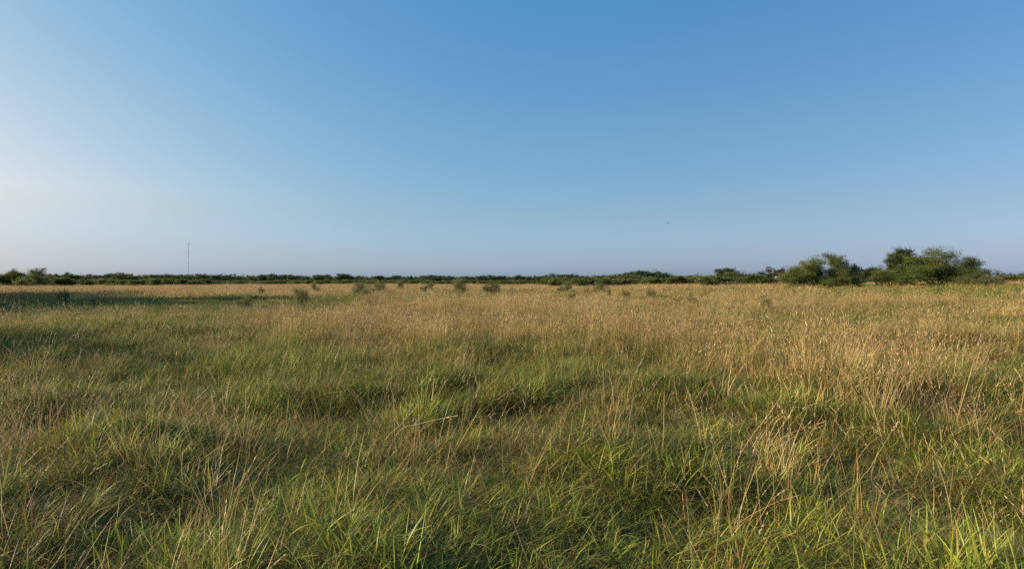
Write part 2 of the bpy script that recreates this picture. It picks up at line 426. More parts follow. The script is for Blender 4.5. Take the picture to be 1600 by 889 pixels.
def build_grass():
    rng = np.random.default_rng(11)
    g = []; s = []
    # ---- near tier (to 10 m)
    x, y = scatter(0, 10, 78, rng)
    d = dryness(x, y); hs = hummock(x, y); u = rng.random(len(x)); n3 = fbm(x, y, 1.5, 77, 2)
    rl = relief(x, y); matzone = np.clip(.6 * smooth((n3 - .42) / .2) + .5 * (1 - rl) - .25, 0, 1)
    leftbrown = .7 * smooth((-x / np.maximum(y, .5) - .45) / .3) * (1 - smooth((y - 4.5) / 2))
    pm = np.clip(.20 + .26 * matzone + .35 * leftbrown, 0, .8)
    ps = np.clip(np.hypot(x, y) - 2.6, 0, 1) * np.clip(.015 + .34 * np.clip(d - .25, 0, 1) * (1 - leftbrown), 0, .5)
    pb = np.clip((.42 + .25 * (y < 4.5)) * (1 - d) * (1 - leftbrown) * (1.2 - matzone), 0, .55)
    hollow = fbm(x, y, 1.15, 83, 2) < .40
    keep = ~(hollow & (rng.random(len(x)) < .1)); u = np.where(keep, u, 9.); hs = np.where(hollow, hs * .7, hs)
    isM = u < pm; isS = (~isM) & (u < pm + ps); isB = (~isM) & (~isS) & (u < pm + ps + pb); isG = (u < 2) & ~(isM | isS | isB)
    for k, m, lo, hi, dst in (('M', isM, .8, 1.25, g), ('B', isB, .7, 1.1, g), ('G', isG, .7, 1.2, g), ('S', isS, .7, 1.1, s)):
        xx, yy = x[m], y[m]
        # nothing tall right under the lens
        near = np.interp(np.hypot(xx, yy), [1.2, 3.2], [.62, 1.])
        dst.append((k, xx, yy, rng.uniform(lo, hi, len(xx)) * near, hs[m] * rng.uniform(.85, 1.15, len(xx))))
    x, y = scatter(0, 22, 8, rng); m = rng.random(len(x)) < .35 + .8 * dryness(x, y) + .3 * smooth((np.hypot(x, y) - 4) / 4); x = x[m]; y = y[m]; g.append(('D', x, y, rng.uniform(.6, 1.05, len(x)) * np.interp(np.hypot(x, y), [1.2, 3.2], [.6, 1.]), rng.uniform(.6, 1.1, len(x))))
    # ---- second tier (9 - 24 m): near tufts thinned, plus patches
    x, y = scatter(9.4, 24, 9, rng)
    d = dryness(x, y); hs = hummock(x, y); u = rng.random(len(x))
    st = stand(x, y); hs = hs * (.78 + .25 * st); isS = u < .55 * np.clip(d * 1.15 - .12, .02, 1) * (.12 + .95 * st); isG = (~isS) & (rng.random(len(x)) < 1.25 - .6 * d - .35 * st); isM = ~(isS | isG)
    for k, m, dst in (('m', isM, g), ('g', isG, g), ('s', isS, s)):
        dst.append((k, x[m], y[m], rng.uniform(.75, 1.1, m.sum()), hs[m] * rng.uniform(.85, 1.15, m.sum())))
    # single stalk tufts standing above
    x, y = scatter(4.6, 32, 3.0, rng); d = dryness(x, y); m = rng.random(len(x)) < (.10 + .8 * d) * (.25 + .8 * stand(x, y)) + .22 * (vnoise(x, y, 2.2, 131) > .62)
    s.append(('S', x[m], y[m], rng.uniform(.75, 1.12, m.sum()), rng.uniform(.8, 1.12, m.sum())))
    # low filling everywhere near the lens
    x, y = scatter(0, 11, 16, rng); m = rng.random(len(x)) < .5
    for k, m in (('G', m), ('M', ~m)): g.append((k, x[m], y[m], rng.uniform(.8, 1.2, m.sum()), rng.uniform(.5, .8, m.sum())))
    # ---- third tier (24 - 62 m)
    x, y = scatter(23, 62, 4.2, rng)
    d = dryness(x, y); hs = (hummock(x, y) * .6 + .8 * fbm(x, y, 3.2, 91, 2)) * (1 - .3 * smooth((-x / y - .2) / .2)); u = rng.random(len(x))
    st = stand(x, y); hs = hs * (.72 + .32 * st); isS = u < .52 * np.clip(d * 1.2 - .15, .02, 1) * (.12 + .95 * st); isG = (~isS) & (rng.random(len(x)) < 1.15 - .6 * d - .35 * st); isM = ~(isS | isG)
    for k, m, dst in (('m', isM, g), ('g', isG, g), ('s', isS, s)):
        dst.append((k, x[m], y[m], rng.uniform(.9, 1.35, m.sum()), hs[m] * rng.uniform(.7, 1.0, m.sum())))
    # ---- far tier
    x, y = scatter(58, 330, .42, rng); hs = .75 + .5 * fbm(x, y, 9, 61, 2)
    d = dryness(x, y); u = rng.random(len(x))
    isS = u < .75 * np.clip(d * 1.15 - .1, .02, 1); isG = (~isS) & (rng.random(len(x)) < 1.05 - d); isM = ~(isS | isG)
    for k, m, dst in (('h', isM, g), ('f', isG, g), ('t', isS, s)):
        dst.append((k, x[m], y[m], rng.uniform(.85, 1.3, m.sum()), hs[m] * rng.uniform(.45, .75, m.sum())))
    grass_object("grass", protos_green(rng), g, M_GRASS, "tangled green and brown grass covering the whole field")
    grass_object("straw_grass", protos_straw(rng), s, M_STRAW, "tall dry straw coloured grass with seed heads above the green")
build_grass()

# ------------------------------------------------------------------ trees
OAKC = [((.052, .080, .030), 3), ((.072, .105, .038), 2), ((.095, .125, .048), 1)]
MESQ = [((.11, .15, .034), 3), ((.165, .20, .046), 2.6), ((.07, .105, .027), 1.7), ((.22, .225, .07), 1.0)]
OLIVE = [((.16, .175, .06), 3), ((.21, .21, .085), 2), ((.11, .135, .042), 2)]
BROWNC = [((.09, .085, .035), 3), ((.12, .09, .05), 2), ((.05, .065, .025), 2)]
BARKC = (.11, .085, .065)

def grow_tree(seed, H, W, stems=3, spread=.8, levels=3, clusters_leaf=26, leaf=.09, sig=.28, pal=MESQ, low=.15, flat=1.0,
              droop=0., twigs=0, skirt=0, stem_r=.09, splits=4, elong=2.2, barkc=BARKC):
    """tapered stems, limbs and twigs with small leaf faces round every twig; fitted to height H and width W"""
    rng = np.random.default_rng(seed)
    segs = []; tips = []
    def branch(p, d, length, r, lev):
        n = 4 if lev < 2 else 3
        pts = [p]
        for i in range(n):
            d = d + rng.normal(0, .16, 3) + np.array([0, 0, .05 if lev < 2 else -.02 - droop]); d /= np.linalg.norm(d)
            p = p + d * length / n; pts.append(p)
        segs.append((np.array(pts), np.linspace(r, r * .55, n + 1)))
        if lev >= levels:
            for t in pts[1:]: tips.append(t + rng.normal(0, .08, 3))
            return
        if lev >= 1: tips.append(pts[-1])
        k = splits + int(rng.integers(-1, 2))
        for j in range(k):
            f = rng.uniform(.35 if lev else low + .15, 1.0)
            i = min(int(f * n), n - 1); q = pts[i] + (pts[i + 1] - pts[i]) * (f * n - i)
            az = rng.random() * 2 * pi; up = rng.uniform(-.25, .9)
            nd = d * .55 + spread * np.array([cos(az), sin(az), up * .6]); nd /= np.linalg.norm(nd)
            branch(q, nd, length * rng.uniform(.5, .8), r * .5, lev + 1)
    for s in range(stems):
        az = 2 * pi * s / stems + rng.uniform(-.5, .5)
        tilt = rng.uniform(.15, .75) if stems > 1 else rng.uniform(0, .15)
        d = np.array([cos(az) * sin(tilt), sin(az) * sin(tilt), cos(tilt)])
        branch(np.array([cos(az) * .12 * (stems > 1), sin(az) * .12 * (stems > 1), 0]), d, 1.6, stem_r, 0)
    T = np.array(tips)
    mx_, my_ = np.median(T[:, 0]), np.median(T[:, 1]); zt = np.percentile(T[:, 2], 70)
    def centre(p):
        p = p.copy(); k = np.clip(p[:, 2] / zt, 0, 1); p[:, 0] -= mx_ * k * .85; p[:, 1] -= my_ * k * .85; return p
    T = centre(T); segs = [(centre(a_), b_) for a_, b_ in segs]
    # fit to the wanted size
    zmax = np.percentile(T[:, 2], 99); xr = np.percentile(np.abs(T[:, 0] - np.median(T[:, 0])), 96)
    yr = np.percentile(np.abs(T[:, 1] - np.median(T[:, 1])), 96)
    fx = (W / 2) / xr; fy = (W / 2) / yr; fz = (H - sig) / zmax
    sc = np.array([fx, fy, fz])
    T = T * sc
    if skirt:
        aa = rng.random(skirt) * 2 * pi; rr = W / 2 * rng.uniform(.25, .95, skirt)
        T = np.vstack([T, np.stack([np.cos(aa) * rr, np.sin(aa) * rr, rng.uniform(.12, .42, skirt) * H * (1.05 - rr / W)], 1)])
    wood = MB(); lv = MB()
    for pts, r in segs:
        pts = pts * sc; pts[0, 2] = max(pts[0, 2], -.05) if pts[0, 2] > .01 else -.15
        pts[:, 2] = np.maximum(pts[:, 2], -.15)
        tube(wood, pts, r * (H / 4.5), barkc, 5 if r[0] > .03 else 3)
    # bare twigs sticking out of the top
    for k in range(twigs):
        t = T[rng.integers(len(T))]
        if t[2] < H * .55: continue
        d = np.array([rng.normal(0, .5), rng.normal(0, .5), 1.]); d /= np.linalg.norm(d)
        L_ = rng.uniform(.3, .8) * H / 4.5
        pts = np.array([t, t + d * L_ * .5 + rng.normal(0, .04, 3), t + d * L_ + rng.normal(0, .1, 3)])
        tube(wood, pts, np.array([.014, .01, .006]) * H / 4.5, (.16, .13, .1), 3)
        m = 14; tt = rng.random(m); c = pts[0] + (pts[2] - pts[0]) * tt[:, None]
        add_leaves(lv, c, .05, leaf * .8, elong, pick(pal, m, rng), rng)
    n = len(T) * clusters_leaf
    cen = np.repeat(T, clusters_leaf, axis=0)
    ctint = np.repeat(rng.uniform(.72, 1.25, (len(T), 1)), clusters_leaf, axis=0)
    hue = np.repeat(pick(pal, len(T), rng), clusters_leaf, axis=0)
    c = (hue * .6 + pick(pal, n, rng) * .4) * ctint
    sg = np.repeat(sig * rng.uniform(.5, 1.25, (len(T), 1)), clusters_leaf, axis=0)
    pos = cen + rng.normal(0, 1, (n, 3)) * sg * np.array([1, 1, .7 * flat])
    keep = pos[:, 2] > .02
    add_leaves(lv, pos[keep], 0, leaf, elong, c[keep], rng)
    return wood, lv

def add_leaves(mb, pos, jit, size, elong, col, rng):
    n = len(pos)
    d = rng.normal(0, 1, (n, 3)); d[:, 2] *= .7; d /= np.linalg.norm(d, axis=1)[:, None]
    s = np.cross(d, rng.normal(0, 1, (n, 3))); s /= np.linalg.norm(s, axis=1)[:, None]
    l = (size * rng.uniform(.6, 1.4, n))[:, None]; w = l / elong * .5
    p = pos + rng.normal(0, jit, (n, 3)) if jit else pos
    v = np.stack([p - d * l * .5, p + s * w, p + d * l * .5, p - s * w], 1)
    mb.add(v.reshape(-1, 3), np.arange(n * 4).reshape(n, 4), np.repeat(col, 4, axis=0))

TREE_MESH = {}
def tree_kind(key, **kw):
    wood, lv = grow_tree(**kw)
    TREE_MESH[key] = (wood.mesh(key + "_wood", M_BARK), lv.mesh(key + "_leaves", M_LEAF), kw['H'], kw['W'])

def place_tree(name, key, x, y, H, W, label, cat, group=None, rot=None, sink=0.0):
    wm, lm, h0, w0 = TREE_MESH[key]
    e = link(name, None)
    e.location = (x, y, gz(x, y) - sink); e.rotation_euler = (0, 0, random.random() * 6.28 if rot is None else rot)
    e.scale = (W / w0, W / w0, H / h0)
    tag(e, label, cat, group)
    link("trunk", wm, e); link("crown", lm, e)
    return e

def tree_px(name, key, px, top, w_px, d, label, cat, group=None, rot=None, dz=0.0):
    """stand a tree at distance d so that its crown is w_px wide and reaches row `top`"""
    x = px_x(px, d); z = gz(x, d)
    H = EYE + (HY - top) / F * d - z
    return place_tree(name, key, x, d, H, w_px / F * d, label, cat, group, rot)

# kinds for the large trees on the right (close enough to show twigs)
tree_kind("mesq_a", seed=3, H=4, W=5, stems=4, clusters_leaf=40, leaf=.11, sig=.26, pal=MESQ, twigs=60, skirt=90, splits=4, droop=.03)
tree_kind("mesq_b", seed=5, H=4.5, W=4, stems=3, clusters_leaf=38, leaf=.11, sig=.24, pal=MESQ, twigs=40, skirt=30, splits=4, spread=.7)
tree_kind("mesq_c", seed=8, H=4.8, W=8, stems=6, clusters_leaf=42, leaf=.12, sig=.30, pal=MESQ, twigs=70, skirt=150, splits=4)
tree_kind("mesq_bare", seed=12, H=3.6, W=4.5, stems=4, clusters_leaf=10, leaf=.10, sig=.25, pal=OLIVE, twigs=90, splits=4)
tree_kind("oak_a", seed=21, H=5, W=5, stems=2, clusters_leaf=40, leaf=.14, sig=.27, pal=OAKC, splits=4, elong=1.5)
tree_kind("bush_a", seed=31, H=1.8, W=2.4, stems=6, clusters_leaf=16, leaf=.08, sig=.16, pal=OLIVE, splits=3, low=0, twigs=10, stem_r=.04)
tree_kind("bush_b", seed=32, H=1.8, W=2.2, stems=5, clusters_leaf=11, leaf=.09, sig=.2, pal=OLIVE, splits=3, low=0, twigs=20, stem_r=.04)
tree_kind("bush_c", seed=33, H=1.8, W=2.8, stems=7, clusters_leaf=8, leaf=.08, sig=.2, pal=OLIVE, splits=3, low=0, twigs=30, stem_r=.035)
# far kinds, larger and fewer leaf faces
for i in range(4):
    tree_kind("far_oak_%d" % i, seed=41 + i, H=5, W=5, stems=1 + i % 2, clusters_leaf=16, leaf=.36, sig=.42, pal=OAKC if i % 2 else OAKC + MESQ[:1], splits=3, elong=1.4, low=.2)
for i in range(3):
    tree_kind("far_scrub_%d" % i, seed=51 + i, H=3, W=4, stems=5, levels=2, clusters_leaf=26, leaf=.26, sig=.34, pal=(MESQ, OLIVE, MESQ)[i], splits=4, low=0, elong=1.5, stem_r=.05)
for i in range(2):
    tree_kind("far_brown_%d" % i, seed=61 + i, H=4.5, W=4.5, stems=2, clusters_leaf=6, leaf=.3, sig=.32, pal=BROWNC, splits=3, elong=1.6, barkc=(.16, .10, .09))

# ---- the named trees on the right
tree_px("mesquite_tree", "mesq_a", 1262, 403, 54, 84, "airy mesquite with bare grey twigs sticking up, left of the tall feathery one", "tree", rot=.4)
tree_px("mesquite_tree", "mesq_b", 1315, 395, 42, 86, "tall feathery green mesquite leaning right, directly left of the low white roof", "tree", rot=1.9)
tree_px("mesquite_tree", "mesq_c", 1462, 390, 100, 80, "widest mesquite on the right, green crown with wispy twigs along its top", "tree", rot=.9)
tree_px("mesquite_tree", "mesq_b", 1507, 402, 48, 83, "wispy mesquite branch clump at the right end of the widest mesquite", "tree", rot=3.9)
tree_px("oak_tree", "oak_a", 1412, 388, 50, 84, "dark broad leaved tree rising highest at the left end of the big mesquite clump", "tree", rot=.2)
tree_px("mesquite_tree", "mesq_bare", 1376, 414, 52, 86, "low pale half bare mesquite at the foot of the dark broad leaved tree", "tree", rot=2.0)
tree_px("mesquite_bush", "mesq_a", 1400, 421, 60, 80, "low green mesquite bush in front of the dark broad leaved tree", "bush", rot=2.6)
tree_px("mesquite_bush", "mesq_a", 1242, 424, 36, 84, "low dense bush at the left foot of the airy mesquite with bare twigs", "bush", rot=5.)
tree_px("mesquite_bush", "mesq_c", 1312, 420, 72, 82, "broad low green bush under the tall feathery mesquite", "bush", rot=4.)
tree_px("thorn_bush", "bush_c", 1508, 425, 34, 72, "pale twiggy bush in front of the right end of the widest mesquite", "bush", rot=1.)
tree_px("thorn_bush", "bush_a", 1540, 431, 40, 74, "low yellowish bush right of the pale twiggy bush", "bush", rot=2.)
tree_px("oak_tree", "far_oak_0", 1537, 418, 36, 150, "dark tree with gaps in its crown just right of the widest mesquite", "tree")
tree_px("oak_tree", "far_oak_1", 1344, 418, 24, 150, "round dark tree behind the gap, just right of the tall feathery mesquite", "tree")
tree_px("oak_tree", "far_oak_2", 1359, 417, 24, 155, "dark green tree standing over the low white roof", "tree")
tree_px("oak_tree", "far_oak_3", 1372, 419, 20, 150, "bluish green tree right of the one over the low white roof", "tree")
tree_px("brown_tree", "far_brown_0", 1352, 426, 34, 140, "brown leafed tree right behind the low white roof", "tree")
tree_px("brown_tree", "far_brown_1", 1216, 415, 32, 142, "grey green tree with a bare pale trunk beside the small white shed", "tree")
tree_px("brown_tree", "far_brown_0", 1205, 423, 30, 146, "purple brown low tree left of the small white shed", "tree")
tree_px("brown_tree", "far_brown_1", 1227, 422, 28, 146, "brownish tree right of the small white shed", "tree")
tree_px("oak_tree", "far_oak_1", 1191, 425, 32, 146, "round green tree at the left end of the clump by the small white shed", "tree")
tree_px("scrub_bush", "far_scrub_0", 1192, 431, 36, 120, "olive bush in front of the clump by the small white shed", "bush")
tree_px("oak_tree", "far_oak_2", 1126, 422, 34, 150, "left dark round tree of the isolated clump left of the white shed", "tree")
tree_px("oak_tree", "far_oak_3", 1141, 419, 32, 152, "tallest tree of the isolated clump left of the white shed", "tree")
tree_px("mesquite_tree", "mesq_a", 1153, 425, 38, 125, "yellow green mesquite in front of the isolated clump left of the white shed", "tree")
tree_px("mesquite_tree", "mesq_bare", 1170, 427, 26, 128, "thin see-through mesquite at the right end of the isolated clump", "tree")
tree_px("scrub_bush", "far_scrub_1", 1124, 432, 42, 120, "low olive bush at the left foot of the isolated clump", "bush")
tree_px("mesquite_tree", "mesq_bare", 1089, 425, 12, 170, "slim pale mesquite with fine twigs rising alone from the scrub", "tree")
tree_px("oak_tree", "far_oak_0", 1046, 425, 18, 205, "small round tree alone against the sky right of the wooded rise", "tree")
tree_px("oak_tree", "far_oak_1", 1059, 432, 12, 300, "lowest dark tree right of the small round lone tree", "tree")
# wooded rise
for px, top, w, lab in ((1020, 422, 44, "tallest dark tree of the wooded rise left of the lone round tree"),
                        (1033, 425, 30, "dark bluish tree at the right end of the wooded rise"),
                        (1003, 425, 34, "green tree just left of the tallest on the wooded rise"),
                        (989, 425, 32, "second tree from the left on the wooded rise"),
                        (972, 427, 34, "leftmost tree of the wooded rise")):
    tree_px("oak_tree", "far_oak_%d" % (px % 4), px, top, w, 200, lab, "tree", "trees of the wooded rise")
for px, top, w, lab in ((958, 430, 22, "lowest green mesquite at the left foot of the wooded rise"), (982, 430, 26, "yellow green mesquite in front of the left part of the wooded rise"),
                        (997, 431, 24, "yellow green mesquite in front of the middle of the wooded rise"), (1012, 434, 22, "low olive mesquite in front of the tallest tree of the wooded rise")):
    tree_px("mesquite_tree", "far_scrub_%d" % (px % 3), px, top, w, 175, lab, "tree", "mesquites before the wooded rise")
for px, top, w, k, lab in ((1236, 428, 24, 0, "small round scrub bush joining the white shed clump to the airy mesquite"),
                           (1179, 430, 26, 2, "low scrub bush between the isolated clump and the white shed clump"),
                           (1342, 428, 26, 1, "scrub bush just left of the low white roofed shed"),
                           (1382, 424, 26, 2, "scrub bush just right of the low white roofed shed"),
                           (1106, 432, 26, 0, "low scrub bush at the left end of the isolated clump"),
                           (1562, 431, 30, 1, "low scrub bush left of two at the far right edge"),
                           (1590, 430, 32, 2, "low scrub bush cut by the right edge")):
    tree_px("scrub_bush", "far_scrub_%d" % k, px, top, w, 112, lab, "bush")
# ---- left tree group
tree_px("mesquite_tree", "mesq_b", 55, 418, 24, 140, "tallest open crowned mesquite at the left with two bare trunks", "tree", rot=1.)
for px, top, w, lab in ((5, 427, 26, "bright green mesquite cut by the left edge of the picture"),
                        (15, 422, 22, "second bushy mesquite from the left edge"),
                        (28, 422, 22, "third bushy mesquite from the left edge"),
                        (39, 425, 18, "bushy mesquite directly left of the tallest one")):
    tree_px("mesquite_tree", "mesq_a", px, top, w, 165, lab, "tree", "mesquites at the left edge")
tree_px("scrub_bush", "far_scrub_0", 45, 433, 28, 150, "low pale bush under the tallest left mesquite", "bush")
tree_px("scrub_bush", "far_scrub_1", 75, 430, 26, 165, "olive bush directly right of the tallest left mesquite", "bush")
tree_px("scrub_bush", "far_scrub_2", 98, 433, 24, 150, "darker rounded bush standing ahead of the scrub left of the mast", "bush")

# ---- far treeline: individual trees along the whole horizon
top_x = [0, 60, 90, 130, 160, 185, 200, 240, 290, 312, 330, 360, 420, 500, 560, 620, 700, 760, 830, 880, 940, 970]
top_y = [431, 430, 429, 430, 431, 428, 431, 430, 431, 429, 430, 433, 431, 431, 431, 433.5, 433.5, 432.5, 432, 430, 431, 432]
def far_section(px):
    if px < 200: return "dark tree in the far treeline left of the mast", "dark treeline trees left of the mast"
    if px < 400: return "dark tree in the far treeline under and just right of the mast", "dark treeline trees by the mast"
    if px < 640: return "dark tree in the far treeline at the left centre of the horizon", "dark treeline trees left of centre"
    if px < 960: return "dark tree in the far treeline at the right centre of the horizon", "dark treeline trees right of centre"
    return "dark distant tree showing behind the nearer shrubs on the right", "dark treeline trees on the right"
px = -25.0
while px < 960:
    big = random.random() < .22; tp = np.interp(px, top_x, top_y) + random.uniform(-1.4, 2.4) - (1.8 if big else 0) - .8
    d = random.uniform(290, 330)
    lab, grp = far_section(px)
    tree_px("oak_tree", "far_oak_%d" % random.randrange(4), px, tp, random.uniform(18, 26) if big else random.uniform(10, 18), d, lab, "tree", grp)
    px += random.uniform(5.0, 9.0)
px = 960.0
while px < 1640:
    tp = 432 + random.uniform(-1.5, 1.5) if px < 1540 else 424.5 + random.uniform(-3, 2)
    lab, grp = far_section(px)
    tree_px("oak_tree" if px < 1540 else "brown_tree", "far_oak_%d" % random.randrange(4) if px < 1540 else "far_brown_%d" % random.randrange(2),
            px, tp, random.uniform(14, 22), random.uniform(250, 290), lab if px < 1540 else "brownish tree in the low line at the far right edge", "tree",
            grp if px < 1540 else "low trees at the far right edge")
    px += random.uniform(8, 14)
# ---- scrub in front of the treeline
def scrub_section(px):
    if px < 250: return "olive scrub bush below the treeline left of the mast", "scrub left of the mast"
    if px < 520: return "olive scrub bush below the treeline right of the mast", "scrub right of the mast"
    if px < 840: return "olive scrub bush below the treeline at the centre of the horizon", "scrub at the centre"
    return "olive scrub bush below the trees at the right of the horizon", "scrub on the right"
px = 62.0
while px < 1190:
    lab, grp = scrub_section(px)
    if px < 320: d = random.uniform(165, 215); tp = 436.3 + random.uniform(-1.5, 2)
    elif px < 840: d = random.uniform(215, 265); tp = 438.3 + random.uniform(-1.5, 1.5)
    else: d = random.uniform(140, 180); tp = (433 if px > 1050 else 434.5) + random.uniform(-2, 2)
    tree_px("scrub_bush", "far_scrub_%d" % random.randrange(3), px, tp, random.uniform(14, 26), d, lab, "bush", grp)
    px += random.uniform(5.5, 10.5)

# ---- single shrubs standing out in the field: centre px, top row, width px, foot row, kind, label
FIELD = [
 (99, 451, 14, 463, 'a', "dark bush at the edge of the long shadow on the left"),
 (382, 460, 18, 468, 'a', "flat dark bush at the right tip of the long shadow"),
 (408, 446, 8, 454, 'a', "small round grey green bush alone in the golden strip"),
 (469, 449, 20, 468, 'b', "larger leafy bush leaning left, right of the small round one"),
 (490, 440, 8, 452, 'b', "upright bush at the far edge of the golden strip, left of centre"),
 (497, 446, 10, 453, 'c', "low bush touching the upright bush left of centre"),
 (562, 441, 20, 456, 'b', "left bush of the broad clump left of centre"),
 (575, 444, 18, 457, 'a', "front bush of the broad clump left of centre"),
 (592, 440, 18, 454, 'b', "right bush of the broad clump left of centre, casting a long shadow"),
 (575, 461, 12, 467, 'c', "faint low bush in the grass below the broad clump"),
 (625, 438, 10, 449, 'b', "slim bush tapering to its foot just left of centre"),
 (663, 442, 10, 452, 'a', "bush left of the big leaning one near the centre"),
 (673, 440, 10, 450, 'b', "taller bush close left of the big leaning one"),
 (717, 434, 20, 457, 'b', "biggest bush near the centre, leaning right over the grass"),
 (763, 440, 16, 454, 'a', "left half of the double bush just left of the middle"),
 (774, 441, 12, 457, 'b', "right half of the double bush just left of the middle"),
 (801, 447, 10, 455, 'c', "pale weedy bush right of the double bush"),
 (820, 449, 8, 454, 'c', "thin weedy bush next to the pale weedy one"),
 (875, 445, 9, 451, 'a', "rounded bush low in the golden grass right of the middle"),
 (886, 440, 12, 451, 'b', "upright bush beside the rounded one right of the middle"),
 (893, 453, 10, 460, 'a', "brownish bush nearest of three right of the middle"),
 (915, 447, 10, 454, 'c', "grey thin bush right of the three close together"),
 (937, 441, 20, 453, 'b', "wide leaning bush below the left end of the wooded rise"),
 (952, 446, 8, 458, 'c', "thin upright bush right of the wide leaning one"),
 (979, 451, 12, 458, 'c', "sparse weedy bush below the wooded rise"),
 (1017, 449, 12, 458, 'a', "single round bush in the grass below the tallest of the wooded rise"),
 (1080, 456, 16, 466, 'c', "brown weedy bush far below the slim pale mesquite"),
 (1196, 458, 18, 470, 'c', "brown weedy bush in the grass below the small white shed"),
]
for (cx, top, w, foot, k, lab) in FIELD:
    d = 1.22 * F / (foot - HY)
    if cx > 850: d = min(d * .95, 110)
    tree_px("field_bush", "bush_" + k, cx, top, w, d, lab, "bush")

# ---- trees just outside the frame on the left, whose shadows lie across the field
for (x, y, H, W, key, lab) in ((-57, 53, 11.5, 11, "oak_a", "tallest tree outside the left edge, whose shadow reaches farthest across the field"),
                          (-47.5, 45, 7.4, 10, "oak_a", "tree outside the left edge, second nearest of the shadow casting row"),
                          (-43, 38, 6.0, 9, "mesq_c", "mesquite outside the left edge, nearest of the shadow casting row"),
                          (-38, 32, 4.8, 8, "mesq_c", "lowest mesquite outside the left edge, ahead of the shadow casting row"),
                          (-65, 61, 9.4, 13, "oak_a", "tree outside the left edge, second farthest of the shadow casting row"),
                          (-70, 69, 9.5, 13, "oak_a", "tree outside the left edge, farthest of the shadow casting row"),
                          (-20.5, 14.5, 3.4, 7, "mesq_c", "small mesquite outside the left edge shading the near hollow")):
    e = place_tree("shade_tree", key, x, y, H, W, lab, "tree")
    # stand it just far enough left that no twig of it reaches into the picture
    me = TREE_MESH[key][1]; co_ = np.empty(len(me.vertices) * 3, np.float32); me.vertices.foreach_get("co", co_); co_ = co_.reshape(-1, 3)
    k_, c_, s_ = W / TREE_MESH[key][3], cos(e.rotation_euler[2]), sin(e.rotation_euler[2])
    X_ = (co_[:, 0] * c_ - co_[:, 1] * s_) * k_; Y_ = (co_[:, 0] * s_ + co_[:, 1] * c_) * k_ + y
    e.location[0] = float((-.85 * Y_ - X_).min()) - .3
    print("shade tree", round(e.location[0], 1), y)

# ---- far wooded country behind the treeline: one mass
def far_wood():
    rng = np.random.default_rng(91); mb = MB()
    n = 900
    az = rng.uniform(-.95, .95, n); d = rng.uniform(420, 900, n)
    x = az * d; y = d; h = rng.uniform(3.2, 4.6, n) + d * .0012
    h = h + np.where(az < -.3, 1.2, 0)
    for i in range(n):
        m = 46
        w = rng.uniform(4, 8)
        u = rng.normal(0, 1, (m, 3)); u /= np.linalg.norm(u, axis=1)[:, None]; u *= rng.uniform(.6, 1, (m, 1))
        p = np.array([x[i], y[i], gz(x[i], y[i]) + h[i] * .5]) + u * np.array([w, w * .6, h[i] * .5])
        add_leaves(mb, p, 0, 1.5, 1.2, pick(OAKC, m, rng) * rng.uniform(.8, 1.2), rng)
    tag(link("woodland", mb.mesh("woodland", M_LEAF)), "distant dark woodland closing the horizon behind the treeline", "woodland", None, "stuff")
far_wood()

# ------------------------------------------------------------------ mast, poles, sheds
def mast():
    d = 850.0; x = px_x(294.5, d); z0 = gz(x, d); top = EYE + (HY - 379.5) / F * d; H = top - z0
    e = link("radio_mast", None); e.location = (x, d, z0)
    tag(e, "tall thin lattice radio mast rising from the treeline on the left", "mast")
    c = (.20, .21, .23); w = .42; mb = MB()
    cs = [(w * cos(a), w * sin(a)) for a in (pi / 2, pi / 2 + 2 * pi / 3, pi / 2 + 4 * pi / 3)]
    for a, b in cs: tube(mb, [(a, b, -.3), (a, b, H - .6)], .085, c, 5)
    n = int(H / 1.4)
    for i in range(n):
        za = i * 1.4; zb = za + 1.3
        for k in range(3):
            p, q = cs[k], cs[(k + 1) % 3]
            if i % 2: p, q = q, p
            tube(mb, [(p[0], p[1], za), (q[0], q[1], zb)], .04, c, 3)
    link("lattice", mb.mesh("lattice", M_METAL), e)
    for zz, r in ((H - 1.0, .75), (H * .78, .4)):
        mb = MB()
        for k in range(3):
            a = k * 2 * pi / 3 + .3
            box(mb, cos(a) * r, sin(a) * r, zz, .35, .3, 1.3 if r > .5 else .9, (.35, .36, .38))
            tube(mb, [(0, 0, zz), (cos(a) * r, sin(a) * r, zz)], .05, c, 4)
        link("antenna_ring", mb.mesh("antenna_ring", M_METAL), e)
    mb = MB(); tube(mb, [(0, 0, H - .6), (0, 0, H + .9)], .05, c, 4); link("lightning_rod", mb.mesh("rod", M_METAL), e)
    mb = MB(); box(mb, 0, 0, .1, 1.6, 1.6, .5, (.35, .34, .32)); link("footing", mb.mesh("footing", M_PAINT), e)
mast()

for px, top, lab in ((103.5, 426, "left one of two thin utility poles over the treeline"), (125.5, 427.5, "right one of two thin utility poles over the treeline")):
    d = 520.0; x = px_x(px, d); z0 = gz(x, d); H = EYE + (HY - top) / F * d - z0
    e = link("utility_pole", None); e.location = (x, d, z0); tag(e, lab, "pole", "utility poles over the treeline")
    mb = MB(); tube(mb, [(0, 0, -.5), (0, 0, H)], [.17, .13], (.14, .11, .09), 7); link("post", mb.mesh("post", M_BARK), e)
    mb = MB(); box(mb, 0, .16, H - .6, 2.2, .12, .14, (.14, .11, .09)); link("crossarm", mb.mesh("crossarm", M_BARK), e)
    for s in (-.9, 0, .9):
        mb = MB(); tube(mb, [(s, .16, H - .53), (s, .16, H - .3)], [.06, .04], (.4, .38, .36), 6); link("insulator", mb.mesh("insulator", M_PAINT), e)

